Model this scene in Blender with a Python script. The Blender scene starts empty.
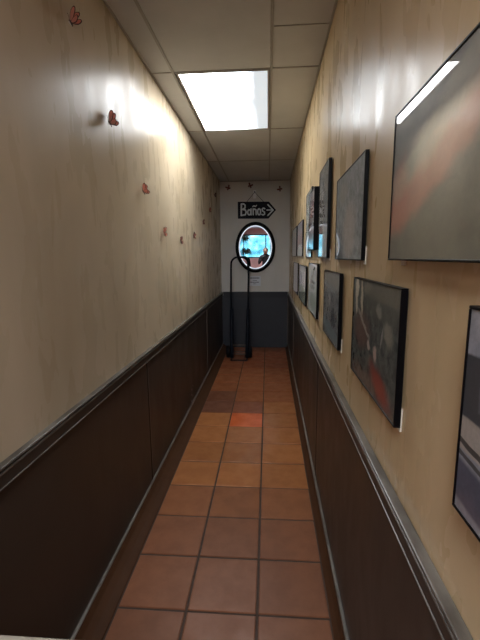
import bpy, bmesh, math, random
from mathutils import Vector, Matrix
random.seed(7)
PI = math.pi
SC = bpy.context.scene
COL = SC.collection
# ------------------------------------------------------------ measured place
XL, XR, L, H = -0.756, 0.314, 6.3075, 2.669       # corridor walls, end wall, ceiling
FL, FR = -0.652, 0.264                            # edges of the tiled floor
KS = .0065; XRF = XR+KS*(L-1)                    # the right wall runs a little outwards
Y0 = 0.15                                         # mouth of the corridor
RY0, RXL, RXR = -7.4, -2.4, 2.3                   # room behind the camera
T = 0.305; GX = -0.0418; GY = 1.4118              # floor tile grid

# ------------------------------------------------------------ camera
cam_d = bpy.data.cameras.new('camera'); cam = bpy.data.objects.new('camera', cam_d); COL.objects.link(cam)
R = Vector((0.99745, 0.07070, -0.00960)); U = Vector((-0.00203, 0.16265, 0.98668)); F = Vector((-0.07132, 0.98415, -0.16238))
m = Matrix((( R.x, U.x, -F.x, 0), (R.y, U.y, -F.y, 0), (R.z, U.z, -F.z, 1.4997), (0, 0, 0, 1)))
cam.matrix_world = m
cam_d.sensor_fit = 'HORIZONTAL'; cam_d.sensor_width = 36; cam_d.lens = 385.61/480*36
cam_d.clip_start = 0.02
SC.camera = cam
# ------------------------------------------------------------ world, exposure
w = bpy.data.worlds.new('world'); SC.world = w; w.use_nodes = True
bg = w.node_tree.nodes['Background']; bg.inputs[1].default_value = .95
_t = w.node_tree; _c = _t.nodes.new('ShaderNodeTexCoord'); _n = _t.nodes.new('ShaderNodeTexNoise'); _n.inputs['Scale'].default_value = 38; _n.inputs['Detail'].default_value = 3
_r = _t.nodes.new('ShaderNodeValToRGB'); _t.links.new(_c.outputs['Generated'], _n.inputs['Vector']); _t.links.new(_n.outputs['Fac'], _r.inputs[0]); _t.links.new(_r.outputs[0], bg.inputs[0])
for _e, (_p, _k) in zip([_r.color_ramp.elements[0], _r.color_ramp.elements[1], _r.color_ramp.elements.new(.5), _r.color_ramp.elements.new(.62)], [(.36, (.03, .16, .22, 1)), (.72, (.75, .95, 1, 1)), (.5, (.16, .55, .70, 1)), (.60, (.42, .82, .92, 1))]):
    _e.position = _p; _e.color = _k
SC.view_settings.view_transform = 'Standard'; SC.view_settings.look = 'None'
SC.view_settings.exposure = 1.42; SC.view_settings.gamma = 1; SC.view_settings.use_curve_mapping = False
PANEL_POWER = 7.2          # corridor light, lit tube side
ROOM_FILL_POWER = 10.5           # unseen ceiling panels added behind the camera as fill light

# ------------------------------------------------------------ node helpers
class N:
    def __init__(s, name):
        s.m = bpy.data.materials.new(name); s.m.use_nodes = True; s.t = s.m.node_tree
        s.b = s.t.nodes['Principled BSDF']
    def n(s, ty, **kw):
        x = s.t.nodes.new(ty)
        for k, v in kw.items(): setattr(x, k, v)
        return x
    def l(s, a, b): s.t.links.new(a, b)
    def val(s, sock, v):
        if isinstance(v, (int, float)): sock.default_value = v
        elif isinstance(v, (tuple, list)): sock.default_value = tuple(v) + ((1,) if len(v) == 3 and len(sock.default_value) == 4 else ())
        else: s.l(v, sock)
    def math(s, op, a, b=0.0, c=None):
        x = s.n('ShaderNodeMath', operation=op); s.val(x.inputs[0], a); s.val(x.inputs[1], b)
        if c is not None: s.val(x.inputs[2], c)
        return x.outputs[0]
    def coord(s, which='Object', scale=(1, 1, 1)):
        c = s.n('ShaderNodeTexCoord'); mp = s.n('ShaderNodeMapping'); mp.inputs['Scale'].default_value = scale
        s.l(c.outputs[which], mp.inputs[0]); return mp.outputs[0]
    def noise(s, vec, scale, detail=3, rough=.55, dist=0):
        x = s.n('ShaderNodeTexNoise'); s.l(vec, x.inputs['Vector']); x.inputs['Scale'].default_value = scale
        x.inputs['Detail'].default_value = detail; x.inputs['Roughness'].default_value = rough; x.inputs['Distortion'].default_value = dist
        return x.outputs['Fac']
    def ramp(s, fac, stops):
        x = s.n('ShaderNodeValToRGB'); s.l(fac, x.inputs[0]); e = x.color_ramp.elements
        while len(e) < len(stops): e.new(.5)
        for el, (p, c) in zip(e, stops): el.position = p; el.color = tuple(c) + (1,)
        return x.outputs[0]
    def mix(s, fac, a, b, mode='MIX'):
        x = s.n('ShaderNodeMix', data_type='RGBA', blend_type=mode)
        s.val(x.inputs[0], fac); s.val(x.inputs[6], a); s.val(x.inputs[7], b); return x.outputs[2]
    def maprange(s, v, a, b, c=0, d=1, smooth=True):
        x = s.n('ShaderNodeMapRange'); x.interpolation_type = 'SMOOTHSTEP' if smooth else 'LINEAR'
        s.val(x.inputs[0], v); 
        for i, q in enumerate((a, b, c, d)): x.inputs[i+1].default_value = q
        return x.outputs[0]
    def bump(s, h, strength=.2, dist=.01):
        x = s.n('ShaderNodeBump'); s.l(h, x.inputs['Height']); x.inputs['Strength'].default_value = strength; x.inputs['Distance'].default_value = dist
        s.l(x.outputs[0], s.b.inputs['Normal'])
    def set(s, color=None, rough=None, metal=None, spec=None, coat=None, coatr=None):
        if color is not None: s.val(s.b.inputs['Base Color'], color)
        if rough is not None: s.val(s.b.inputs['Roughness'], rough)
        if metal is not None: s.val(s.b.inputs['Metallic'], metal)
        if spec is not None: s.val(s.b.inputs['Specular IOR Level'], spec)
        if coat is not None: s.val(s.b.inputs['Coat Weight'], coat)
        if coatr is not None: s.val(s.b.inputs['Coat Roughness'], coatr)
        return s

def simple(name, color, rough=.5, metal=0, spec=.5, var=.12, scale=30):
    s = N(name); v = s.noise(s.coord(), scale)
    c = s.mix(v, tuple(x*(1-var) for x in color), tuple(min(1, x*(1+var)) for x in color))
    return s.set(c, rough, metal, spec).m

def plaster(name, a, b, c, rough=.27, streak=.25):
    s = N(name)
    big = s.noise(s.coord(scale=(1, 1, .45)), 2.4, 3, .5, .35)
    base = s.ramp(big, [(.28, a), (.5, b), (.72, c)])
    st = s.noise(s.coord(scale=(1, 1, .16)), 14, 2, .5, .2)
    fine = s.noise(s.coord(scale=(1, 1, .35)), 8, 3, .55, .3)
    base = s.mix(s.maprange(fine, .2, .8, 0, .14, False), base, s.mix(.5, base, (0.60, 0.50, 0.36)))
    base = s.mix(s.maprange(st, .2, .9, 0, streak*1.3, False), base, (0.62, 0.52, 0.36))
    s.set(base, s.maprange(fine, .3, .75, rough-.07, rough+.07), 0, .085)
    h = s.math('ADD', s.math('MULTIPLY', s.noise(s.coord(scale=(1, 1, .10)), 30, 3, .6), .6), s.math('MULTIPLY', s.noise(s.coord(scale=(1, 1, .6)), 90, 3), .4))
    s.bump(h, .16, .004)
    return s.m

M = {}
M['wall'] = plaster('glazed_tan_plaster', (0.40, 0.325, 0.22), (0.47, 0.39, 0.275), (0.55, 0.46, 0.335), .31, .12)
M['wall_r'] = plaster('glazed_ochre_plaster', (0.41, 0.30, 0.165), (0.49, 0.365, 0.205), (0.56, 0.43, 0.26), .31, .10)
M['wall_end'] = plaster('grey_beige_plaster', (0.64, 0.64, 0.63), (0.70, 0.695, 0.68), (0.74, 0.73, 0.71), .45, .1)
M['room_wall'] = simple('terracotta_paint', (0.46, 0.29, 0.28), .5, scale=4)

s = N('brown_wainscot_paint')
v = s.noise(s.coord(scale=(1, 1, .5)), 5, 5, .6)
f = s.noise(s.coord(), 160, 2)
s.set(s.ramp(v, [(.3, (0.038, 0.027, 0.020)), (.7, (0.056, 0.041, 0.032))]), s.maprange(v, .3, .7, .36, .48), 0, .3); s.bump(f, .12, .002)
M['wains'] = s.m
M['wains_end'] = simple('cool_light_wainscot_paint', (0.040, 0.044, 0.056), .45, scale=8)  # slate tint puts the cool light on the end wainscot into its colour
M['rail'] = simple('worn_brown_rail_paint', (0.050, 0.041, 0.034), .42, 0, .3, scale=14, var=.3)
s = N('worn_glinting_moulding_edge'); v = s.noise(s.coord(scale=(1, .35, 1)), 22, 4)
s.set(s.ramp(v, [(.35, (0.07, 0.06, 0.05)), (.65, (0.17, 0.155, 0.135))]), .32, 0, .5); M['edge'] = s.m  # pale beads: worn paint, with glancing light put into the colour
M['rail_end'] = simple('cool_light_rail_paint', (0.032, 0.034, 0.044), .4)  # end rail carries the same painted cool light
M['seam'] = simple('panel_seam', (0.008, 0.006, 0.005), .7, 0, .1)
M['batten'] = simple('grey_brown_batten', (0.085, 0.068, 0.056), .4)
M['base'] = simple('red_brown_base_tile', (0.060, 0.026, 0.012), .6, 0, .12, scale=12, var=.25)

# tiles
s = N('quarry_tile')
at = s.n('ShaderNodeAttribute', attribute_name='tile_colour')
v = s.noise(s.coord(), 9, 5, .65); v2 = s.noise(s.coord(), 60, 3)
c = s.mix(s.maprange(v, .3, .7, 0, .38), at.outputs[0], s.mix(1, at.outputs[0], (0.55, 0.48, 0.45), 'MULTIPLY'))
s.set(c, s.maprange(v, .3, .7, .34, .50), 0, .3); s.bump(s.math('ADD', v2, s.math('MULTIPLY', v, 2)), .10, .004)
M['tile'] = s.m
M['grout'] = simple('dark_grout', (0.050, 0.026, 0.016), .7, scale=40, var=.35)

s = N('ceiling_tile')
v = s.noise(s.coord(), 3, 4); f = s.noise(s.coord(), 140, 2)
s.set(s.ramp(v, [(.3, (0.52, 0.53, 0.53)), (.7, (0.59, 0.60, 0.60))]), .75, 0, .3); s.bump(f, .15, .003)
M['ceil'] = s.m
M['grid'] = simple('ceiling_grid_bar', (0.33, 0.32, 0.29), .5)
M['grid_light'] = simple('light_frame', (0.36, 0.34, 0.31), .45)
M['black'] = simple('black_frame', (0.002, 0.002, 0.003), .4, 0, .12)
M['white'] = simple('white_plastic', (0.88, 0.88, 0.90), .4, var=.02)
M['pad'] = simple('white_foam_pad', (0.66, 0.62, 0.54), .7, var=.06)
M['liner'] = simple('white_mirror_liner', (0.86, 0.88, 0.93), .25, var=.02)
M['liner'].node_tree.nodes['Principled BSDF'].inputs['Emission Strength'].default_value = .26; M['liner'].node_tree.nodes['Principled BSDF'].inputs['Emission Color'].default_value = (.78, .86, 1, 1)   # faint glow added to the white rim so it reads bright
M['sign'] = simple('black_sign_board', (0.007, 0.008, 0.016), .5, 0, .12)
M['letter'] = simple('silver_white_lettering', (0.74, 0.80, 0.90), .4, scale=60, var=.25)
M['cord'] = simple('dark_cord', (0.03, 0.03, 0.04), .6)
M['pin'] = simple('blue_pin', (0.04, 0.05, 0.16), .4)
M['label'] = simple('label_card', (0.74, 0.78, 0.84), .5, var=.03)
M['ink'] = simple('grey_ink', (0.16, 0.18, 0.24), .6)
M['metal'] = simple('dark_painted_tube', (0.006, 0.008, 0.014), .45, 0, .12)
M['steel'] = simple('worn_steel_bar', (0.11, 0.085, 0.07), .4, .4)
M['rubber'] = simple('black_rubber', (0.005, 0.005, 0.007), .6, 0, .15)
M['salmon'] = simple('salmon_wing', (0.66, 0.27, 0.20), .45, scale=120, var=.25)
_m = N('salmon_wing_translucent'); _v = _m.noise(_m.coord(), 120); _m.set(_m.mix(_v, (.66, .36, .28), (.82, .50, .40)), .45)
_tr = _m.n('ShaderNodeBsdfTranslucent'); _tr.inputs[0].default_value = (.80, .36, .28, 1); _mx = _m.n('ShaderNodeMixShader'); _mx.inputs[0].default_value = .5
_m.l(_m.b.outputs[0], _mx.inputs[1]); _m.l(_tr.outputs[0], _mx.inputs[2]); _m.l(_mx.outputs[0], _m.t.nodes['Material Output'].inputs[0]); M['salmon'] = _m.m
M['dark_red'] = simple('dark_red_wing', (0.16, 0.035, 0.025), .5, scale=120, var=.3)
M['wing_dark'] = simple('dark_wing_edge', (0.045, 0.016, 0.012), .5)
M['chip'] = simple('chipped_paint', (0.34, 0.31, 0.28), .6)
M['pale'] = simple('pale_beige_laminate', (0.36, 0.33, 0.27), .4, var=.05)
M['leaf'] = simple('dark_leaf', (0.012, 0.028, 0.018), .5)
M['pot'] = simple('dark_pot', (0.03, 0.028, 0.03), .5)
M['cloth'] = simple('dark_cloth', (0.018, 0.018, 0.024), .8)
M['skin'] = simple('skin', (0.45, 0.25, 0.17), .5)
M['hair'] = simple('dark_hair', (0.012, 0.009, 0.008), .5)
s = N('mirror_glass'); s.set((.93, .95, .97), .015, 1.0); M['mirror'] = s.m
s = N('window_glass'); 
tr = s.n('ShaderNodeBsdfTransparent'); tr.inputs[0].default_value = (.9, .96, 1, 1); gl = s.n('ShaderNodeBsdfGlossy'); gl.inputs['Roughness'].default_value = .02
mx = s.n('ShaderNodeMixShader'); mx.inputs[0].default_value = .06; s.l(tr.outputs[0], mx.inputs[1]); s.l(gl.outputs[0], mx.inputs[2])
s.l(mx.outputs[0], s.t.nodes['Material Output'].inputs[0]); M['glass'] = s.m

def lamp_mat(name, power, tube=True):
    s = N(name); tc = s.n('ShaderNodeTexCoord'); sp = s.n('ShaderNodeSeparateXYZ'); s.l(tc.outputs['Generated'], sp.inputs[0])
    s.set((.75, .78, .8), .4)
    if tube:
        wob = s.math('MULTIPLY', s.math('SUBTRACT', s.noise(tc.outputs['Generated'], 3, 3), .5), .22)
        x = s.math('ADD', sp.outputs[0], wob)
        st = s.maprange(x, .40, .86, power, .25)
        s.l(st, s.b.inputs['Emission Strength'])
        s.l(s.ramp(s.maprange(x, .2, .8), [(0, (1, 1, 1)), (1, (.78, .90, 1))]), s.b.inputs['Emission Color'])
    else:
        s.b.inputs['Emission Strength'].default_value = power; s.b.inputs['Emission Color'].default_value = (.95, .97, 1, 1)
    return s.m
M['lamp'] = lamp_mat('light_diffuser', PANEL_POWER)
M['lamp_room_fill'] = lamp_mat('room_fill_diffuser', ROOM_FILL_POWER, False)

# ------------------------------------------------------------ mesh helpers
def link(name, bm, mat, parent=None, smooth=False, kind=None):
    me = bpy.data.meshes.new(name); bm.normal_update(); bm.to_mesh(me); bm.free()
    for q in (mat if isinstance(mat, list) else [mat]): me.materials.append(q)
    if smooth:
        for p in me.polygons: p.use_smooth = True
    o = bpy.data.objects.new(name, me); COL.objects.link(o)
    if parent: o.parent = parent
    if kind: o['kind'] = kind
    return o
def recentre(o):
    "put a mesh object's origin at its lowest centre"
    vs = [v.co for v in o.data.vertices]
    c = Vector(((min(v.x for v in vs)+max(v.x for v in vs))/2, (min(v.y for v in vs)+max(v.y for v in vs))/2, min(v.z for v in vs)))
    o.data.transform(Matrix.Translation(-c)); o.location = c
def empty(name, loc, label=None, cat=None, group=None, kind=None):
    o = bpy.data.objects.new(name, None); COL.objects.link(o); o.location = loc; o.empty_display_size = .05
    tag(o, label, cat, group, kind); return o
def tag(o, label=None, cat=None, group=None, kind=None):
    if label: o['label'] = label
    if cat: o['category'] = cat
    if group: o['group'] = group
    if kind: o['kind'] = kind
def box(bm, x0, x1, y0, y1, z0, z1, bev=0, mi=0):
    r = bmesh.ops.create_cube(bm, size=1)
    vs = r['verts']
    for v in vs: v.co = Vector(((x0+x1)/2+v.co.x*(x1-x0), (y0+y1)/2+v.co.y*(y1-y0), (z0+z1)/2+v.co.z*(z1-z0)))
    fs = set(f for v in vs for f in v.link_faces)
    for f in fs: f.material_index = mi
    if bev:
        es = list(set(e for v in vs for e in v.link_edges))
        bmesh.ops.bevel(bm, geom=es, offset=bev, segments=2, affect='EDGES', profile=.5)
def tube(bm, pts, r, seg=10, closed=False):
    pts = [Vector(p) for p in pts]; rings = []; n = len(pts)
    rs = r if isinstance(r, (list, tuple)) else [r]*n
    up = None
    for i, p in enumerate(pts):
        if closed: d = pts[(i+1) % n]-pts[i-1]
        else: d = pts[min(i+1, n-1)]-pts[max(i-1, 0)]
        d.normalize()
        if up is None: up = Vector((0, 0, 1)) if abs(d.z) < .9 else Vector((0, 1, 0))
        a = d.cross(up).normalized(); b = a.cross(d).normalized(); up = b
        rings.append([bm.verts.new(p+a*rs[i]*math.cos(t)+b*rs[i]*math.sin(t)) for t in (2*PI*k/seg for k in range(seg))])
    for i in range(n if closed else n-1):
        A, B = rings[i], rings[(i+1) % n]
        for k in range(seg): bm.faces.new((A[k], A[(k+1) % seg], B[(k+1) % seg], B[k]))
    if not closed:
        bm.faces.new(list(reversed(rings[0]))); bm.faces.new(rings[-1])
def prism(bm, poly, axis, a, b, mi=0):
    "extrude a 2d polygon along an axis: axis 1 -> poly is (x,z); axis 0 -> (y,z); axis 2 -> (x,y)"
    def P(u, v, t): return {0: (t, u, v), 1: (u, t, v), 2: (u, v, t)}[axis]
    A = [bm.verts.new(P(u, v, a)) for u, v in poly]; B = [bm.verts.new(P(u, v, b)) for u, v in poly]
    n = len(poly); fs = [bm.faces.new(A), bm.faces.new(B)]
    for i in range(n): fs.append(bm.faces.new((A[i], A[(i+1) % n], B[(i+1) % n], B[i])))
    for f in fs: f.material_index = mi
    bmesh.ops.recalc_face_normals(bm, faces=fs)
def mk(fn, *a, **k):
    bm = bmesh.new(); fn(bm, *a, **k); return bm

# ------------------------------------------------------------ setting
TH = .12
wl = link('wall_left', mk(box, XL-TH, XL, Y0, L+TH, 0, H+.05), M['wall'], kind='structure')
wr = link('wall_right', mk(box, XR, XR+TH, Y0, L+TH, 0, H+.05), M['wall_r'], kind='structure')
wb = link('wall_back', mk(box, XL, XRF, L, L+TH, 0, H+.05), M['wall_end'], kind='structure')
# room behind the photographer
link('wall_room_left', mk(box, RXL-TH, RXL, RY0, Y0, 0, H+.05), M['room_wall'], kind='structure')
link('wall_room_right', mk(box, RXR, RXR+TH, RY0, Y0, 0, H+.05), M['room_wall'], kind='structure')
bm = bmesh.new(); box(bm, RXL-TH, XL-TH, Y0, Y0+TH, 0, H+.05); link('wall_front_left', bm, M['room_wall'], kind='structure')
bm = bmesh.new(); box(bm, XR+TH, RXR+TH, Y0, Y0+TH, 0, H+.05); link('wall_front_right', bm, M['room_wall'], kind='structure')
WX0, WX1, WZ0, WZ1 = -1.5, .62, 1.2, 2.38
bm = bmesh.new()
box(bm, RXL-TH, WX0, RY0-TH, RY0, 0, H+.05); box(bm, WX1, RXR+TH, RY0-TH, RY0, 0, H+.05)
box(bm, WX0, WX1, RY0-TH, RY0, 0, WZ0); box(bm, WX0, WX1, RY0-TH, RY0, WZ1, H+.05)
link('wall_entrance', bm, M['room_wall'], kind='structure')
win = empty('window_1', (-.44, RY0-.06, WZ0), kind='structure')
def child_at(o, root):   # keep world place while parenting to an unrotated root
    o.data.transform(Matrix.Translation(-Vector(root.location))); o.parent = root; return o
bm = bmesh.new()
for x in (WX0, -.80, .32, WX1-.05): box(bm, x, x+.05, RY0-.09, RY0-.03, WZ0, WZ1)
box(bm, WX0, WX1, RY0-.09, RY0-.03, WZ0, WZ0+.05); box(bm, WX0, WX1, RY0-.09, RY0-.03, WZ1-.05, WZ1)
child_at(link('window_frame', bm, M['black']), win)
child_at(link('glass', mk(box, WX0+.03, WX1-.03, RY0-.065, RY0-.06, WZ0+.03, WZ1-.03), M['glass']), win)

# floor: tiles with bevelled edges over grout
bm = bmesh.new()
lay = bm.verts.layers.float_color.new('tile_colour')
def tile(x0, x1, y0, y1, col):
    g, b, d = .0055, .004, .004
    x0 += g; x1 -= g; y0 += g; y1 -= g
    if x1-x0 < .02 or y1-y0 < .02: return
    dz = random.uniform(-.0004, .0004)
    lo = [bm.verts.new((x, y, -.012)) for x, y in ((x0, y0), (x1, y0), (x1, y1), (x0, y1))]
    mi_ = [bm.verts.new((x, y, -d+dz)) for x, y in ((x0, y0), (x1, y0), (x1, y1), (x0, y1))]
    q = [bm.verts.new((x, y, -d*.3+dz)) for x, y in ((x0+b*.3, y0+b*.3), (x1-b*.3, y0+b*.3), (x1-b*.3, y1-b*.3), (x0+b*.3, y1-b*.3))]
    hi = [bm.verts.new((x, y, dz)) for x, y in ((x0+b, y0+b), (x1-b, y0+b), (x1-b, y1-b), (x0+b, y1-b))]
    for a, c in ((lo, mi_), (mi_, q), (q, hi)):
        for i in range(4): bm.faces.new((a[i], a[(i+1) % 4], c[(i+1) % 4], c[i]))
    bm.faces.new(hi)
    for v in lo+mi_+q+hi: v[lay] = (*col, 1)
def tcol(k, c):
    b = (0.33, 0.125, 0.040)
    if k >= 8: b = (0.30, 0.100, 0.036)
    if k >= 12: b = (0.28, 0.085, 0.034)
    if k <= 1: b = (0.22, 0.084, 0.038)  # near rows darker: falloff from the lamp put into the tile colour
    if k == 2: b = (0.25, 0.094, 0.037)  # step of the same painted falloff
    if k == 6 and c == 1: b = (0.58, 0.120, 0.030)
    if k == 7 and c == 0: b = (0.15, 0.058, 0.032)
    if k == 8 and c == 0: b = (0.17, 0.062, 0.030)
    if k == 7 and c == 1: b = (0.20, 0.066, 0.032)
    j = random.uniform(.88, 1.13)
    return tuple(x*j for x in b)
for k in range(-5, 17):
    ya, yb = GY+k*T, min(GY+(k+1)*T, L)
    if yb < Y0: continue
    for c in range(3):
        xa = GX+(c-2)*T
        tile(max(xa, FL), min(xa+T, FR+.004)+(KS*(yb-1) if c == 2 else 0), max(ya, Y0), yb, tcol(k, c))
for k in range(-30, -3):
    ya, yb = GY+k*T, GY+(k+1)*T
    for c in range(-8, 8):
        xa = GX+c*T
        if yb <= RY0 or xa+T <= RXL or xa >= RXR: continue
        tile(max(xa, RXL), min(xa+T, RXR), max(ya, RY0), min(yb, Y0), (0.24*random.uniform(.85, 1.15), .10, .07))
for f in bm.faces: f.material_index = 0
box(bm, XL-TH, XR+TH, Y0-.01, L+TH, -.10, -.0045, mi=1); box(bm, RXL-TH, RXR+TH, RY0-TH, Y0+TH, -.101, -.0046, mi=1)
link('floor', bm, [M['tile'], M['grout']], kind='structure')

# ceiling: slab, lay-in tiles and grid bars
ceil = link('ceiling', mk(box, XL-TH, XR+TH, Y0, L+TH, H+.02, H+.10), M['grid'], kind='structure')
link('ceiling_room', mk(box, RXL-TH, RXR+TH, RY0-TH, Y0, H, H+.10), M['room_wall'], kind='structure')
GX0, GX1 = -.610, .020
ys = [Y0, .32, 1.49, 2.665, 3.842, 5.02, L]
xs = [XL, GX0, GX1, XRF]
bm = bmesh.new()
for i in range(3):
    for j in range(6):
        if i == 1 and j == 3: continue
        z = H+random.uniform(.000, .003)
        box(bm, xs[i]+.004, xs[i+1]-.004, ys[j]+.004, ys[j+1]-.004, z, H+.018, .003)
ct = link('ceiling_tile', bm, M['ceil'], ceil)
bm = bmesh.new()
for x in (GX0, GX1): box(bm, x-.008, x+.008, Y0, L, H-.003, H+.012, .0015)
for y in ys[1:-1]: box(bm, XL, XRF, y-.007, y+.007, H-.0025, H+.012, .0015)
box(bm, GX1+.01, XR, 2.213, 2.218, H-.001, H+.01)      # cut joint in the narrow strip of tile
link('grid_bar', bm, M['grid'], ceil)
bm = bmesh.new()
box(bm, XL, XL+.010, Y0, L, H-.008, H+.004)
prism(bm, [(XR-.010+KS*(Y0-1), Y0), (XR+KS*(Y0-1), Y0), (XRF, L), (XRF-.010, L)], 2, H-.008, H+.004)
box(bm, XL, XRF, L-.01, L, H-.008, H+.004)
link('edge_angle', bm, M['grid'], ceil)

def light(x0, x1, y0, y1, z, mat, label, group=None):
    t = empty('ceiling_light', ((x0+x1)/2, (y0+y1)/2, z), label, 'ceiling light', group)
    bm = bmesh.new(); hx, hy, fw = (x1-x0)/2, (y1-y0)/2, .014
    box(bm, -hx, hx, -hy, -hy+fw, -.003, .035, .002); box(bm, -hx, hx, hy-fw, hy, -.003, .035, .002)
    box(bm, -hx, -hx+fw, -hy+fw, hy-fw, -.003, .035, .002); box(bm, hx-fw, hx, -hy+fw, hy-fw, -.003, .035, .002)
    link('frame', bm, M['grid_light'], t)
    link('diffuser', mk(box, -hx+fw, hx-fw, -hy+fw, hy-fw, .004, .010), mat, t)
    return t
light(-.592, .010, 2.672, 3.836, H-.002, M['lamp'], 'flat rectangular light panel glowing in the ceiling of the corridor')
for y, x, lab in ((-.95, -.25, 'unseen added fill light panel on the ceiling of the room behind the viewpoint, nearest the corridor mouth'),
                  (-3.0, -1.3, 'unseen added fill light panel left of centre on the ceiling of the room behind the viewpoint'),
                  (-3.0, 1.2, 'unseen added fill light panel right of centre on the ceiling of the room behind the viewpoint'),
                  (-5.6, 1.3, 'unseen added fill light panel on the ceiling of the room behind the viewpoint, nearest its window')):
    light(x-.3, x+.3, y-.6, y+.6, H-.036, M['lamp_room_fill'], lab, 'added fill light panels of the room behind')  # panels added out of view to brighten the corridor from behind

# wainscot: panels, rails, base
def wains(wall, side, seams, name_end):
    xw = XL if side < 0 else XR; sg = 1 if side < 0 else -1
    def bx(bm, a, b, *r, **k):
        x0, x1 = sorted((xw+sg*a, xw+sg*b)); box(bm, x0, x1, *r, **k)
    ys_ = [Y0]+seams+[L]
    for i in range(len(ys_)-1):
        bm = bmesh.new(); bx(bm, .0005, .008, ys_[i]+.003, ys_[i+1]-.003, .02, .90); link('wainscot_panel', bm, M['wains'], wall)
    for k, y in enumerate(seams):
        bm = bmesh.new()
        if k == 0:
            bx(bm, .0005, .0090, y-.010, y+.004, .05, .86); link('panel_seam', bm, M['seam'], wall)
            bm = bmesh.new(); bx(bm, .0005, .0105, y+.004, y+.013, .07, .86); link('panel_edge', bm, M['batten'], wall)
        else: bx(bm, .008, .013, y-.016, y+.016, .07, .87); link('batten', bm, M['batten'], wall)
    n = 'trim_1' if side < 0 else 'trim_2'
    rail = empty(n, (xw, 0, 0), kind='structure')
    def sub(nm, a, b, z0, z1, mat, bev):
        bm = bmesh.new(); x0, x1 = sorted((sg*a, sg*b)); box(bm, x0, x1, Y0, L-.0, z0, z1, bev); link(nm, bm, mat, rail, smooth=False)
    sub('rail_board', .0005, .017, .867, .906, M['rail'], .002)
    sub('cap_bead', .0005, .026, .921, .930, M['edge'], .003)
    sub('cap_groove', .0005, .019, .914, .921, M['rail'], .001)
    sub('second_bead', .0005, .024, .906, .914, M['edge'], .003)
    sub('lower_bead', .0005, .019, .8615, .867, M['edge'], .002)
    # base
    bw = (FL-XL) if side < 0 else (XR-FR)
    bm = bmesh.new()
    zt = .058 if side < 0 else .066
    poly = [(xw, 0), (xw+sg*bw, 0), (xw+sg*(bw-.004), .004), (xw+sg*(bw*.62), .018), (xw+sg*(bw*.36), .036), (xw+sg*.022, zt), (xw, zt)]
    prism(bm, poly, 1, Y0, L)
    b = link('baseboard_left' if side < 0 else 'baseboard_right', bm, M['base'], kind='structure')
    bm = bmesh.new(); x0, x1 = sorted((xw+sg*.0005, xw+sg*.020)); box(bm, x0, x1, Y0, L, zt, zt+.009, .003)
    link('top_bead', bm, M['edge'], b)
wains(wl, -1, [2.275, 4.655], '')
wains(wr, 1, [2.36, 4.9], '')
def splay(o):
    if o.type == 'MESH':
        for v in o.data.vertices: v.co.x += KS*(v.co.y-1)
    for c in o.children: splay(c)
for o in [q for q in COL.objects if q.parent is None and q.name in ('wall_right', 'trim_2', 'baseboard_right')]: splay(o)
bm = bmesh.new(); box(bm, XL+.009, XRF-.009, L-.008, L-.0005, .0, .87); link('wainscot_panel', bm, M['wains_end'], wb)
bm = bmesh.new(); box(bm, XRF-.028, XRF-.008, L-.045, L-.008, .07, .86, .002); link('corner_batten', bm, M['batten'], wb)
t3 = empty('trim_3', ((XL+XRF)/2, L, .86), kind='structure')
hw = (XRF-XL)/2-.027
link('rail_board', mk(box, -hw, hw, -.018, -.0005, -.03, .058, .002), M['rail_end'], t3)
link('cap_bead', mk(box, -hw, hw, -.028, -.0005, .058, .070, .003), M['rail_end'], t3)

# chipped spots on left wainscot, close to the floor
bm = bmesh.new()
for (y, z, r) in ((3.62, .20, .020), (3.60, .155, .016), (3.66, .125, .013), (3.60, .09, .016), (3.68, .22, .010)):
    pts = [(y+r*random.uniform(.5, 1.1)*math.cos(a), z+r*random.uniform(.5, 1.1)*math.sin(a)) for a in [i*PI/4 for i in range(8)]]
    prism(bm, pts, 0, XL+.008, XL+.0092)
link('paint_chip', bm, M['chip'], wl)

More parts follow.
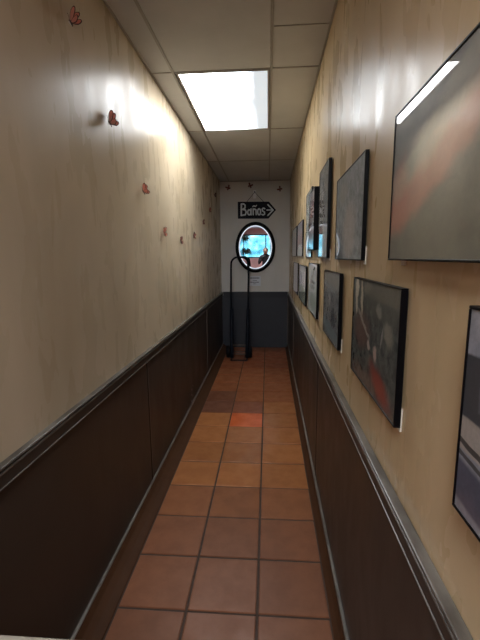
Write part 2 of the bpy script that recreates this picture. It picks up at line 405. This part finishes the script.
# ------------------------------------------------------------ picture materials
def pic_mat(name, base, blobs, *a_, gain=1, **k_):
    g = lambda c: tuple(min(.8, q*gain) for q in c)
    return pic_mat_(name, tuple(g(c) for c in base), [b[:5]+(g(b[5]),)+b[6:] for b in blobs], *a_, **k_)
def pic_mat_(name, base, blobs, nscale=6, namt=.35, contrast=(.35, .65), warp=.06):
    """base: (dark, light) colours mixed by noise; blobs: (u, v, ru, rv, rot, colour, soft, strength)"""
    s = N(name)
    tc = s.n('ShaderNodeTexCoord'); uv = tc.outputs['UV']
    nz = s.n('ShaderNodeTexNoise'); s.l(uv, nz.inputs['Vector']); nz.inputs['Scale'].default_value = 7; nz.inputs['Detail'].default_value = 4
    sub = s.n('ShaderNodeVectorMath', operation='SUBTRACT'); s.l(nz.outputs['Color'], sub.inputs[0]); sub.inputs[1].default_value = (.5, .5, .5)
    sc = s.n('ShaderNodeVectorMath', operation='SCALE'); s.l(sub.outputs[0], sc.inputs[0]); sc.inputs['Scale'].default_value = warp*2
    ad = s.n('ShaderNodeVectorMath', operation='ADD'); s.l(uv, ad.inputs[0]); s.l(sc.outputs[0], ad.inputs[1]); W = ad.outputs[0]
    mp = s.n('ShaderNodeMapping'); s.l(W, mp.inputs[0]); mp.inputs['Scale'].default_value = (1.6, 1, 1)
    n = s.noise(mp.outputs[0], nscale, 6, .65, .5)
    col = s.ramp(n, [(contrast[0], base[0]), (contrast[1], base[1])])
    for (u, v, ru, rv, rot, c, soft, st) in blobs:
        x = s.n('ShaderNodeMapping'); x.vector_type = 'TEXTURE'; s.l(W, x.inputs[0])
        x.inputs['Location'].default_value = (u, v, 0); x.inputs['Rotation'].default_value = (0, 0, rot); x.inputs['Scale'].default_value = (ru, rv, 1)
        if soft < 0:      # rectangle
            sp = s.n('ShaderNodeSeparateXYZ'); s.l(x.outputs[0], sp.inputs[0])
            d = s.math('MAXIMUM', s.math('ABSOLUTE', sp.outputs[0]), s.math('ABSOLUTE', sp.outputs[1]))
        else:
            fl = s.n('ShaderNodeVectorMath', operation='MULTIPLY'); s.l(x.outputs[0], fl.inputs[0]); fl.inputs[1].default_value = (1, 1, 0)
            ln = s.n('ShaderNodeVectorMath', operation='LENGTH'); s.l(fl.outputs[0], ln.inputs[0]); d = ln.outputs['Value']
        k = s.maprange(d, 1-abs(soft)*.5, 1+abs(soft)*.5, st, 0)
        col = s.mix(k, col, c)
    f = s.noise(mp.outputs[0], nscale*6, 4, .7)
    col = s.mix(s.maprange(f, .3, .7, 0, namt), col, s.mix(1, col, (.5, .5, .5), 'MULTIPLY'))
    s.set(col, .55, 0, .3, 1.0, .02)
    s.b.inputs['Coat IOR'].default_value = 1.5
    return s.m
P = {}
P['big'] = pic_mat('landscape_and_glare_print', ((.085, .082, .068), (.14, .135, .108)), [
    (.25, .95, .45, .40, .3, (.075, .080, .080), .9, .8), (.34, .50, .55, .12, .62, (.36, .13, .08), .9, .85), (.10, .42, .09, .22, 0, (.34, .11, .07), .9, .85),
    (.5, .80, .6, .10, .62, (.27, .25, .19), .9, .6), (.7, .22, .6, .2, .2, (.14, .14, .10), .9, .6)], 3, .2)  # bands mix printed colour with painted wall reflection and highlight
P['pic2'] = pic_mat('grey_abstract_print', ((.11, .13, .14), (.25, .27, .28)), [
    (.55, .3, .22, .3, 0, (.34, .29, .25), 1, .6), (.3, .78, .16, .12, 0, (.24, .23, .19), 1, .5), (.15, .05, .2, .08, 0, (.06, .06, .06), .6, .5)], 9, .5, gain=1.55)
P['pic3'] = pic_mat('grey_mirror_reflection_print', ((.13, .13, .13), (.24, .235, .225)), [
    (.5, .10, .9, .30, 0, (.13, .17, .19), .5, .8), (.3, .15, .3, .05, .4, (.18, .24, .28), .6, .6)], 7, .3, gain=1.4)  # blue foot: a mild mirror reflection painted into the print
P['pic4'] = pic_mat('red_and_pale_print', ((.12, .12, .14), (.34, .33, .35)), [
    (.55, .62, .35, .12, .5, (.32, .13, .12), .6, .8), (.3, .5, .35, .06, 0, (.03, .03, .04), .5, .8), (.5, .14, .7, .28, 0, (.36, .40, .44), .4, .8)], 6, .25, gain=1.3)
P['pic4b'] = pic_mat('grey_cyan_reflection_print', ((.16, .17, .16), (.30, .31, .29)), [
    (.5, .32, .8, .09, 0, (.30, .35, .38), .4, .8), (.5, .10, .8, .12, 0, (.26, .31, .34), .5, .7), (.6, .5, .3, .04, 0, (.08, .08, .09), .5, .8)], 9, .3, gain=2.2)  # cyan bands keep some of the mirror's reflection in the colour
P['pic5'] = pic_mat('rose_and_blue_print', ((.08, .08, .10), (.22, .22, .27)), [
    (.5, .5, .4, .14, .3, (.26, .12, .12), .6, .8), (.5, .12, .7, .25, 0, (.32, .42, .52), .6, .8)], 7, .3, gain=2.5)
P['pic6'] = pic_mat('pale_grey_print', ((.16, .17, .18), (.27, .28, .29)), [(.3, .3, .3, .3, 0, (.34, .36, .38), .9, .6)], 7, .25, gain=2.4)
P['la'] = pic_mat('dark_still_life_print', ((.026, .031, .031), (.10, .11, .10)), [
    (.11, .85, .04, .20, 0, (.45, .42, .33), .5, .9), (.25, .80, .035, .22, .1, (.36, .33, .25), .6, .9), (.40, .93, .10, .05, 0, (.17, .16, .13), .8, .7),
    (.7, .85, .35, .18, 0, (.075, .078, .066), .8, .8), (.28, .52, .20, .16, .2, (.11, .062, .05), 1, .8), (.30, .60, .2, .02, -.6, (.25, .23, .2), .6, .8),
    (.83, .62, .07, .09, .3, (.20, .195, .155), 1, .8), (.66, .76, .05, .06, .3, (.20, .20, .17), .8, .8), (.46, .42, .035, .055, .2, (.36, .30, .26), .8, .9), (.60, .40, .04, .05, -.3, (.38, .28, .24), .8, .9),
    (.72, .56, .012, .10, -.2, (.2, .2, .19), .6, .7), (.70, .17, .20, .10, -.5, (.22, .042, .028), 1, .85)], 9, .4, gain=1.5)
P['lb'] = pic_mat('grey_crowd_print', ((.07, .078, .08), (.24, .25, .25)), [
    (.5, .90, .8, .10, 0, (.16, .155, .13), .6, .7), (.45, .60, .08, .10, 0, (.27, .27, .27), .8, .8), (.2, .55, .06, .12, .3, (.20, .21, .21), .8, .7), (.5, .15, .7, .09, -.1, (.16, .20, .21), .5, .8), (.7, .35, .2, .12, 0, (.045, .045, .05), .9, .7)], 14, .5, gain=1.6)
P['lc'] = pic_mat('pale_letter_print', ((.30, .35, .34), (.46, .50, .48)), [
    (.5, .93, .6, .05, 0, (.55, .60, .60), .5, .9), (.5, .76, .35, .05, .6, (.08, .09, .10), .5, .8), (.55, .62, .22, .05, 0, (.12, .14, .15), .8, .8), (.5, .53, .25, .04, 0, (.16, .18, .19), .8, .8), (.6, .25, .35, .16, 0, (.20, .25, .22), .9, .7)], 9, .25, gain=1.7)
P['ld'] = pic_mat('field_and_sky_print', ((.22, .22, .25), (.34, .34, .38)), [
    (.5, .14, .8, .30, 0, (.095, .115, .085), .3, .9), (.5, .9, .7, .08, 0, (.17, .17, .19), .6, .7)], 6, .3, gain=2.1)
P['le'] = pic_mat('lilac_grey_print', ((.22, .20, .23), (.34, .32, .36)), [(.5, .1, .7, .2, 0, (.14, .14, .15), .5, .6)], 6, .25, gain=2.1)
P['lf'] = pic_mat('street_view_print', ((.17, .18, .21), (.26, .27, .31)), [
    (.5, .62, .8, .16, 0, (.035, .037, .042), -.1, .95), (.15, .64, .05, .10, 0, (.10, .105, .12), -.2, .9), (.35, .64, .05, .10, 0, (.10, .105, .12), -.2, .9), (.5, .40, .8, .08, 0, (.30, .27, .24), -.2, .9),
    (.5, .31, .8, .015, -.1, (.03, .03, .03), -.3, .9), (.5, .25, .8, .012, -.1, (.04, .04, .04), -.3, .9), (.5, .12, .8, .10, -.1, (.050, .055, .085), -.3, .9)], 6, .3, warp=.015, gain=1.2)

def picture(y0, y1, z0, z1, t, mat, label, depth=None, border=.0045):
    "y0 near edge, y1 far edge; t = distance of the front from the wall"
    gap = .005; t += .002
    c = Vector((XR+KS*((y0+y1)/2-1), (y0+y1)/2, z0)); root = empty('framed_picture', c, label, 'picture', 'framed pictures on the right wall')
    hy, hz = (y1-y0)/2, z1-z0; xf, xb = -t, -gap; b = border
    bm = bmesh.new()
    for r in ((-hy, hy, 0, b), (-hy, hy, hz-b, hz), (-hy, -hy+b, b, hz-b), (hy-b, hy, b, hz-b)):
        box(bm, xf, xb, r[0], r[1], r[2], r[3], .0012)
    link('frame', bm, M['black'], root)
    link('backing', mk(box, xf+.005, xb, -hy+b, hy-b, b, hz-b), M['black'], root)
    bm = bmesh.new(); uvl = bm.loops.layers.uv.new('UVMap')
    box(bm, xf+.002, xf+.005, -hy+b, hy-b, b, hz-b)
    for f in bm.faces:
        for l_ in f.loops: l_[uvl].uv = ((hy-l_.vert.co.y)/(2*hy), l_.vert.co.z/hz)
    link('print', bm, mat, root)
    root.rotation_euler.z = -math.atan(KS)
    for y in (-hy+.012, hy-.028): link('mounting_pad', mk(box, -gap, -.0003, y-.008, y+.016, -.012, .045, .001), M['pad'], root)
picture(.34, .941, 1.488, 1.804, .030, P['big'], 'grey-green picture with a salmon band, cut off by the right edge of the photo')
picture(1.273, 1.785, 1.483, 1.820, .016, P['pic2'], 'blue-grey abstract picture in the upper row, second from the right edge of the photo')
picture(2.02, 2.385, 1.488, 1.975, .020, P['pic3'], 'tall narrow grey picture with the oval mirror reflected at its foot, upper row')
picture(2.50, 2.81, 1.538, 1.922, .036, P['pic4'], 'thick black framed picture with a red streak, its foot above the rest of its row')
picture(2.86, 3.30, 1.488, 1.985, .013, P['pic4b'], 'tall picture mostly hidden behind the thick black framed one in the upper row')
picture(3.63, 4.31, 1.495, 1.828, .014, P['pic5'], 'rose and blue picture, second from the far end of the upper row')
picture(4.46, 5.30, 1.495, 1.830, .014, P['pic6'], 'pale grey picture nearest the far end in the upper row')
picture(.866, 1.356, 1.103, 1.427, .019, P['la'], 'dark still life picture with an orange-red blot at its lower right, lower row')
picture(1.632, 2.093, 1.098, 1.426, .019, P['lb'], 'grey monochrome picture just left of the dark still life, lower row')
picture(2.417, 2.95, 1.105, 1.450, .019, P['lc'], 'pale mint-white picture with dark marks in the lower row')
picture(3.19, 3.915, 1.085, 1.416, .018, P['ld'], 'picture of lilac sky over a dark green field in the lower row')
picture(4.17, 4.95, 1.080, 1.424, .013, P['le'], 'lilac-grey picture nearest the far end in the lower row')
picture(.13, .553, 1.125, 1.430, .030, P['lf'], 'street view picture with a dark building, low at the right edge of the photo')

# ------------------------------------------------------------ butterflies
def wing_mesh(side):
    bm = bmesh.new()
    for (pts, cx, cy) in (
        ([(.002, .004), (.006, .020), (.016, .033), (.028, .038), (.037, .034), (.038, .024), (.031, .012), (.016, .003)], .020, .020),
        ([(.002, .002), (.015, .001), (.027, -.004), (.031, -.014), (.026, -.023), (.016, -.026), (.008, -.018), (.003, -.008)], .015, -.010)):
        n = len(pts); 
        # smooth outline
        fine = []
        for i in range(n):
            p0, p1, p2, p3 = [Vector(pts[(i+q-1) % n]) for q in range(4)]
            for q in (0, .5):
                fine.append(.5*((2*p1)+(-p0+p2)*q+(2*p0-5*p1+4*p2-p3)*q*q+(-p0+3*p1-3*p2+p3)*q**3))
        c = Vector((cx, cy)); th = .0008
        for z in (th, -th):
            O = [bm.verts.new((side*p.x, p.y, z)) for p in fine]; I = []
            for p in fine:
                d = p-c; k = .84 if p.length > .018 else .95
                I.append(bm.verts.new((side*(c.x+d.x*k), c.y+d.y*k, z)))
            for i in range(len(fine)):
                j = (i+1) % len(fine); f = bm.faces.new((O[i], O[j], I[j], I[i])); f.material_index = 1
            f = bm.faces.new(I); f.material_index = 0
            if z > 0: O1 = O
            else:
                for i in range(len(fine)):
                    j = (i+1) % len(fine); f = bm.faces.new((O1[i], O1[j], O[j], O[i])); f.material_index = 1
    bmesh.ops.recalc_face_normals(bm, faces=bm.faces[:])
    return bm
protos = {}
def butterfly(loc, normal, spin, size, lift, label, group, kind='salmon'):
    proto = protos.setdefault(kind, {}); W1 = M[kind]
    root = bpy.data.objects.new('butterfly_ornament', None); COL.objects.link(root); root.empty_display_size = .03
    tag(root, label, 'butterfly', group)
    if not proto:
        bm = bmesh.new(); tube(bm, [(0, -.020, .003), (0, -.012, .005), (0, 0, .0055), (0, .010, .005), (0, .016, .0045)], [.0012, .0024, .0032, .0026, .0016], 8)
        bod = bm
        bm2 = bmesh.new()
        for sg in (-1, 1): tube(bm2, [(0, .015, .005), (sg*.004, .024, .010), (sg*.009, .031, .013)], .0005, 5)
        proto['body'] = link('body', bod, M['wing_dark'], root, True); proto['antennae'] = link('antennae', bm2, M['wing_dark'], root)
        proto['w1'] = link('wing', wing_mesh(1), [W1, M['wing_dark']], root); proto['w-1'] = link('wing', wing_mesh(-1), [W1, M['wing_dark']], root)
        bm = bmesh.new(); box(bm, -.004, .004, -.006, .006, .0, .0035, .0008); proto['pad'] = link('adhesive_pad', bm, M['pad'], root)
        ps = proto
    else:
        ps = {}
        for k, o in proto.items():
            c = o.copy(); COL.objects.link(c); c.parent = root; ps[k] = c
    for sg in (1, -1):
        ps['w%d' % sg].location = (0, 0, .0055); ps['w%d' % sg].rotation_euler = (0, -sg*lift, 0)
    n = Vector(normal).normalized(); a = Vector((0, 0, 1)).cross(n).normalized(); up = n.cross(a)
    rot = Matrix((a, up, n)).transposed().to_4x4() @ Matrix.Rotation(spin, 4, 'Z')
    root.matrix_world = Matrix.Translation(Vector(loc)) @ rot @ Matrix.Scale(size, 4)
G = 'butterflies on the left wall'
XB = XL
WN = (1, 0, 0)
for (y, z, sp, sz, lf, lab) in [
    (1.56, 2.368, -.50, 1.25, 1.30, 'salmon butterfly ornament highest on the left wall, nearest the viewer'),
    (1.885, 2.118, -.35, 1.2, 1.30, 'salmon butterfly ornament on the glare spot of the left wall, second from the viewer'),
    (2.345, 1.882, -.35, 1.05, 1.25, 'salmon butterfly ornament third from the viewer on the left wall'),
    (2.80, 1.672, .15, 1.05, .55, 'reddish butterfly ornament, fourth from the viewer, turned edge-on on the left wall'),
    (3.34, 1.635, .10, 1.0, .5, 'lowest butterfly ornament on the left wall, where their line turns up again'),
    (3.94, 1.705, -.3, 1.0, .6, 'dark butterfly ornament just past the lowest one on the left wall'),
    (4.53, 1.890, .2, .9, .9, 'small dark butterfly ornament third from the far end of the left wall'),
    (5.06, 2.085, -.2, .9, .9, 'small dark butterfly ornament second from the far end of the left wall'),
    (5.60, 2.350, .3, .9, .9, 'small dark butterfly ornament nearest the far end of the left wall')]:
    tt = .62 if y < 2.5 else .15
    butterfly((XB+.022*math.sin(tt), y, z), (math.cos(tt), 0, math.sin(tt)), sp, sz, lf, lab, G, 'salmon' if y < 3 else 'dark_red')
for (x, z, sp, lab) in [(-.620, 2.565, .5, 'dark butterfly ornament at the left of the end wall, high in the corner'),
                        (-.277, 2.590, -.45, 'dark butterfly ornament beside the white hook on the end wall'),
                        (.190, 2.530, .9, 'dark butterfly ornament at the right of the end wall above the arrow sign')]:
    butterfly((x, L, z), (0, -1, 0), sp, 1.05, .35, lab, 'butterflies on the end wall', 'dark_red')

# ------------------------------------------------------------ end wall things
hook = empty('wall_hook', (-.205, L, 2.40), 'white adhesive hook on the end wall holding the cord of the arrow sign', 'hook')
link('back_plate', mk(box, -.024, .024, -.008, -.0005, 0, .125, .006), M['white'], hook)
bm = bmesh.new(); tube(bm, [(0, -.006, .105), (0, -.020, .10), (0, -.028, .085), (0, -.028, .072)], .006, 8); link('hook_arm', bm, M['white'], hook, True)

sg = empty('arrow_sign', (-.18, L-.004, 2.09), 'black arrow-shaped sign with silver lettering above the oval mirror', 'sign')
bm = bmesh.new(); prism(bm, [(-.293, .004), (.190, -.002), (.308, .128), (.198, .256), (-.293, .262)], 1, -.016, 0)
link('board', bm, M['sign'], sg)
def stroke(bm, pts, wd):
    pts = [Vector(p) for p in pts]
    for i, p in enumerate(pts):
        prism(bm, [(p.x+wd/2*math.cos(a), p.y+wd/2*math.sin(a)) for a in [k*PI/5 for k in range(10)]], 1, -.0190-.00003*i, -.016)
        if i:
            q = pts[i-1]; d = (p-q).normalized(); n = Vector((-d.y, d.x))*wd/2
            prism(bm, [tuple(p+n), tuple(q+n), tuple(q-n), tuple(p-n)], 1, -.0190-.00003*i, -.016)
def ell(cx, cz, rx, rz, a0=0, a1=2*PI, n=12): return [(cx+rx*math.cos(a0+(a1-a0)*i/n), cz+rz*math.sin(a0+(a1-a0)*i/n)) for i in range(n+1)]
bm = bmesh.new()
stroke(bm, [(-.240, .052), (-.236, .225)], .026)
stroke(bm, [(-.236, .225), (-.200, .228), (-.176, .205), (-.180, .165), (-.222, .145)], .023)
stroke(bm, [(-.222, .145), (-.178, .138), (-.160, .105), (-.175, .062), (-.240, .052)], .023)
stroke(bm, ell(-.113, .098, .024, .040), .021); stroke(bm, [(-.084, .150), (-.083, .060)], .022)
stroke(bm, [(-.050, .060), (-.050, .150)], .022); stroke(bm, [(-.050, .128), (-.030, .148), (-.006, .135), (-.003, .060)], .021)
stroke(bm, [(-.058, .182), (-.038, .198), (-.018, .184), (.004, .202)], .016)
stroke(bm, ell(.043, .103, .024, .046), .022)
stroke(bm, [(.132, .150), (.108, .160), (.090, .140), (.102, .110), (.128, .098), (.130, .068), (.108, .053), (.084, .064)], .021)
link('lettering', bm, M['letter'], sg)
bm = bmesh.new()
def bar(p, q, wd):
    p, q = Vector(p), Vector(q); d = (q-p).normalized(); n = Vector((-d.y, d.x))*wd/2
    prism(bm, [tuple(p+n), tuple(q+n), tuple(q-n), tuple(p-n)], 1, -.019, -.016)
bar((.160, .128), (.265, .128), .018); bar((.175, .215), (.268, .122), .020); bar((.175, .040), (.268, .130), .020)
link('arrow_mark', bm, M['letter'], sg)
cord = bmesh.new(); tube(cord, [(-.155, -.010, .255), (-.025, -.030, .402), (.115, -.010, .253)], .0042, 6)
link('hanging_cord', cord, M['cord'], sg)
bm = bmesh.new(); bmesh.ops.create_uvsphere(bm, u_segments=10, v_segments=8, radius=.011, matrix=Matrix.Translation((-.025, -.036, .402))); link('pin', bm, M['pin'], sg, True)

# oval mirror, tipped slightly forward as it hangs
mir = empty('oval_mirror', (-.198, L-.018, 1.642), 'oval wall mirror with a black frame and white inner rim showing a bright window', 'mirror')
nrm = Vector((0.01617, -0.99984, -0.00804)).normalized()
ry = -nrm; rx = ry.cross(Vector((0, 0, 1))).normalized(); rz = rx.cross(ry)
mir.matrix_world = Matrix.Translation(mir.location) @ Matrix((rx, ry, rz)).transposed().to_4x4()
def oval_ring(bm, prof, seg=64):
    "prof: list of (half width, half height, y)"
    rings = [[bm.verts.new((a*math.cos(t), y, b*math.sin(t))) for t in (2*PI*k/seg for k in range(seg))] for a, b, y in prof]
    for i in range(len(rings)-1):
        for k in range(seg): bm.faces.new((rings[i][k], rings[i][(k+1) % seg], rings[i+1][(k+1) % seg], rings[i+1][k]))
    bmesh.ops.recalc_face_normals(bm, faces=bm.faces[:])
bm = bmesh.new(); oval_ring(bm, [(.318, .398, .008), (.319, .399, -.010), (.308, .388, -.024), (.292, .372, -.030), (.276, .356, -.024), (.266, .345, -.012), (.262, .341, .004), (.318, .398, .008)])
link('frame', bm, M['black'], mir, True)
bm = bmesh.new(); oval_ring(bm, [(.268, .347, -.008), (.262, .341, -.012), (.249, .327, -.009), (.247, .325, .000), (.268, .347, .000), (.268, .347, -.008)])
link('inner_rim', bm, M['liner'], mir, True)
bm = bmesh.new(); 
A = [bm.verts.new((.250*math.cos(t), -.004, .327*math.sin(t))) for t in (2*PI*k/64 for k in range(64))]; B = [bm.verts.new((v.co.x, .002, v.co.z)) for v in A]
bm.faces.new(A); bm.faces.new(B[::-1])
for k in range(64): bm.faces.new((A[k], A[(k+1) % 64], B[(k+1) % 64], B[k]))
bmesh.ops.recalc_face_normals(bm, faces=bm.faces[:])
link('mirror_glass', bm, M['mirror'], mir)

lb = empty('paper_label', (-.213, L, 1.025), 'small pale card with lines of grey print below the oval mirror', 'label')
link('card', mk(box, -.10, .10, -.003, -.0004, 0, .16, .001), M['label'], lb)
bm = bmesh.new()
for (z, hh, x0, x1) in ((.118, .018, -.078, .078), (.082, .010, -.03, .04), (.052, .014, -.07, .07), (.028, .010, -.02, .03)):
    x = x0
    while x < x1:
        wd = random.uniform(.008, .02); box(bm, x, min(x+wd, x1), -.0036, -.003, z, z+hh); x += wd+.004
link('print', bm, M['ink'], lb)

# ------------------------------------------------------------ hand truck
ht = empty('hand_truck', (-.40, 5.50, 0), 'black two-wheeled hand truck standing against the end wall under the mirror', 'hand truck')
def arc(cx, cy_, cz, r, a0, a1, n, tilt): return [(cx+r*math.cos(a0+(a1-a0)*i/n), cy_+tilt*(cz+r*math.sin(a0+(a1-a0)*i/n)), cz+r*math.sin(a0+(a1-a0)*i/n)) for i in range(n+1)]
tl = .30
def py(z): return .03+tl*max(0, z)*.95
xl_, xr_ = -.158, .110
bm = bmesh.new()
pts = [(xl_+.022, py(.40), .40), (xl_+.004, py(.9), .9), (xl_, py(1.32), 1.32)]
for a in range(1, 9):
    t = PI-PI*a/9*.5*1.125; pts.append((xl_+.10+.10*math.cos(t), py(1.385+.105*math.sin(t)), 1.385+.105*math.sin(t)))
pts += [(.03, py(1.488), 1.488), (.07, py(1.470), 1.470), (.097, py(1.43), 1.43), (xr_-.004, py(1.37), 1.37), (xr_, py(1.2), 1.2), (xr_-.004, py(.8), .8), (xr_-.006, py(.4), .4)]
tube(bm, pts, .0145, 10); link('handle_loop', bm, M['metal'], ht, True)
for x, x2 in ((xl_+.022, xl_+.030), (xr_-.006, xr_-.012)):
    bm = bmesh.new(); tube(bm, [(x2, py(.02), .02), (x2, py(.2), .2), (x, py(.45), .45), (x-.004*(1 if x < 0 else -1), py(.72), .72)], .028, 10); link('side_rail', bm, M['metal'], ht, True)
bm = bmesh.new(); tube(bm, [(.062, py(1.475)-.004, 1.475), (.092, py(1.44)-.004, 1.44), (xr_-.006, py(1.38)-.004, 1.38), (xr_-.001, py(1.31)-.004, 1.31)], .019, 10); link('grip', bm, M['rubber'], ht, True)
for z in (.075, .20): 
    bm = bmesh.new(); tube(bm, [(xl_+.03, py(z)-.012, z), (xr_-.01, py(z)-.012, z)], .011, 8); link('crossbar', bm, M['steel'], ht, True)
bm = bmesh.new(); tube(bm, [(xl_+.03, .04, .014), (xl_+.026, -.07, .012), (xl_+.03, -.08, .012), (xr_-.016, -.08, .012), (xr_-.010, -.07, .012), (xr_-.012, .04, .014)], .0115, 8); link('toe_frame', bm, M['metal'], ht, True)
bm = bmesh.new(); tube(bm, [(-.195, .125, .09), (.150, .125, .09)], .009, 8); link('axle', bm, M['steel'], ht, True)
for x in (-.190, .143):
    bm = bmesh.new()
    prof = [(.030, -.006), (.058, -.010), (.064, -.022), (.080, -.024), (.089, -.016), (.090, 0), (.089, .016), (.080, .024), (.064, .022), (.058, .010), (.030, .006)]
    seg = 28; rings = [[bm.verts.new((x+dx, .125+r*math.cos(t), .0905+r*math.sin(t))) for t in (2*PI*k/seg for k in range(seg))] for r, dx in prof]
    for i in range(len(rings)-1):
        for k in range(seg): bm.faces.new((rings[i][k], rings[i][(k+1) % seg], rings[i+1][(k+1) % seg], rings[i+1][k]))
    bmesh.ops.recalc_face_normals(bm, faces=bm.faces[:])
    wh = link('wheel', bm, M['rubber'], ht, True)
    bm = bmesh.new(); tube(bm, [(x-.02, .125, .0905), (x+.02, .125, .0905)], .032, 14); link('hub', bm, M['steel'], wh, True)
for x in (xl_+.03, xr_-.012):
    bm = bmesh.new(); prism(bm, [(.04, .05), (.125, .075), (.125, .105), (py(.2), .22)], 0, x-.004, x+.004); link('bracket', bm, M['metal'], ht)

# ------------------------------------------------------------ pale table end at the lower left
tb = empty('side_table', (-.535, .39, 0), 'pale beige table end just entering the lower left corner of the photo', 'table')
link('table_top', mk(box, -.205, .205, -.22, .241, .725, .75, .004), M['pale'], tb)
for x in (-.18, .18):
    for y in (-.19, .21): link('leg', mk(box, x-.018, x+.018, y-.018, y+.018, 0.001, .725, .003), M['pale'], tb)

# ------------------------------------------------------------ things seen only in the mirror
def plant(x, y, z, label):
    r = empty('hanging_plant', (x, y, z), label, 'plant', 'hanging plants of the room behind')
    bm = bmesh.new(); bmesh.ops.create_cone(bm, cap_ends=True, segments=16, radius1=.07, radius2=.11, depth=.14, matrix=Matrix.Translation((0, 0, .07))); link('pot', bm, M['pot'], r)
    bm = bmesh.new()
    for i in range(90):
        a = random.uniform(0, 2*PI); ln = random.uniform(.15, .34); up = random.uniform(-.1, .25); wd = .02
        p0 = Vector((.05*math.cos(a), .05*math.sin(a), .14)); d = Vector((math.cos(a), math.sin(a), 0)); s_ = Vector((-d.y, d.x, 0))*wd
        p1 = p0+d*ln*.5+Vector((0, 0, up*.6)); p2 = p0+d*ln+Vector((0, 0, up*.6-ln*.7))
        v = [bm.verts.new(q) for q in (p0, p1+s_, p2, p1-s_)]; bm.faces.new(v)
    link('foliage', bm, M['leaf'], r)
    bm = bmesh.new()
    for a in (0, 2.1, 4.2): tube(bm, [(.1*math.cos(a), .1*math.sin(a), .13), (0, 0, .45)], .003, 5)
    tube(bm, [(0, 0, .45), (0, 0, H-z)], .003, 5); link('hanger', bm, M['cord'], r)
plant(-.66, -4.9, 2.02, 'upper hanging plant with dark leaves, out of direct view'); plant(-.60, -5.7, 1.42, 'lower hanging plant with dark leaves, out of direct view')

def person(x, y):
    r = empty('person', (x, y, 0), 'person in dark clothes standing behind the viewpoint with both hands raised to a phone', 'person')
    def skin(name, verts, edges, radii, mat, root=0):
        me = bpy.data.meshes.new(name); me.from_pydata(verts, edges, []); me.materials.append(mat)
        o = bpy.data.objects.new(name, me); COL.objects.link(o); o.parent = r
        md = o.modifiers.new('s', 'SKIN'); 
        for i, q in enumerate(radii): me.skin_vertices[0].data[i].radius = (q, q)
        me.skin_vertices[0].data[root].use_root = True
        md.use_smooth_shade = True
        sb = o.modifiers.new('d', 'SUBSURF'); sb.levels = 2; sb.render_levels = 2
        return o
    V = [(0, 0, .92), (0, .0, 1.08), (0, -.01, 1.25), (0, 0, 1.38), (0, .01, 1.46), (0, .02, 1.53), (0, .025, 1.60),
         (-.10, 0, .86), (-.11, .01, .48), (-.12, -.02, .09), (-.12, .10, .04), (.10, 0, .86), (.11, .01, .48), (.12, -.02, .09), (.12, .10, .04),
         (-.17, 0, 1.37), (-.23, .02, 1.13), (-.10, .24, 1.32), (-.06, .30, 1.37), (.17, 0, 1.37), (.23, .02, 1.13), (.12, .24, 1.32), (.08, .30, 1.37)]
    E = [(0, 1), (1, 2), (2, 3), (3, 4), (4, 5), (5, 6), (0, 7), (7, 8), (8, 9), (9, 10), (0, 11), (11, 12), (12, 13), (13, 14), (3, 15), (15, 16), (16, 17), (17, 18), (3, 19), (19, 20), (20, 21), (21, 22)]
    Rr = [.13, .12, .13, .11, .055, .085, .08, .09, .058, .04, .035, .09, .058, .04, .035, .06, .045, .03, .032, .06, .045, .03, .032]
    skin('body', V, E, Rr, M['cloth'])
    bm = bmesh.new(); bmesh.ops.create_uvsphere(bm, u_segments=16, v_segments=12, radius=1, matrix=Matrix.Translation((0, .03, 1.555)) @ Matrix.Diagonal((.075, .09, .108, 1))); link('face', bm, M['skin'], r, True)
    bm = bmesh.new(); bmesh.ops.create_uvsphere(bm, u_segments=16, v_segments=12, radius=1, matrix=Matrix.Translation((0, .005, 1.585)) @ Matrix.Diagonal((.088, .095, .105, 1))); link('hair', bm, M['hair'], r, True)
person(.16, -.95)
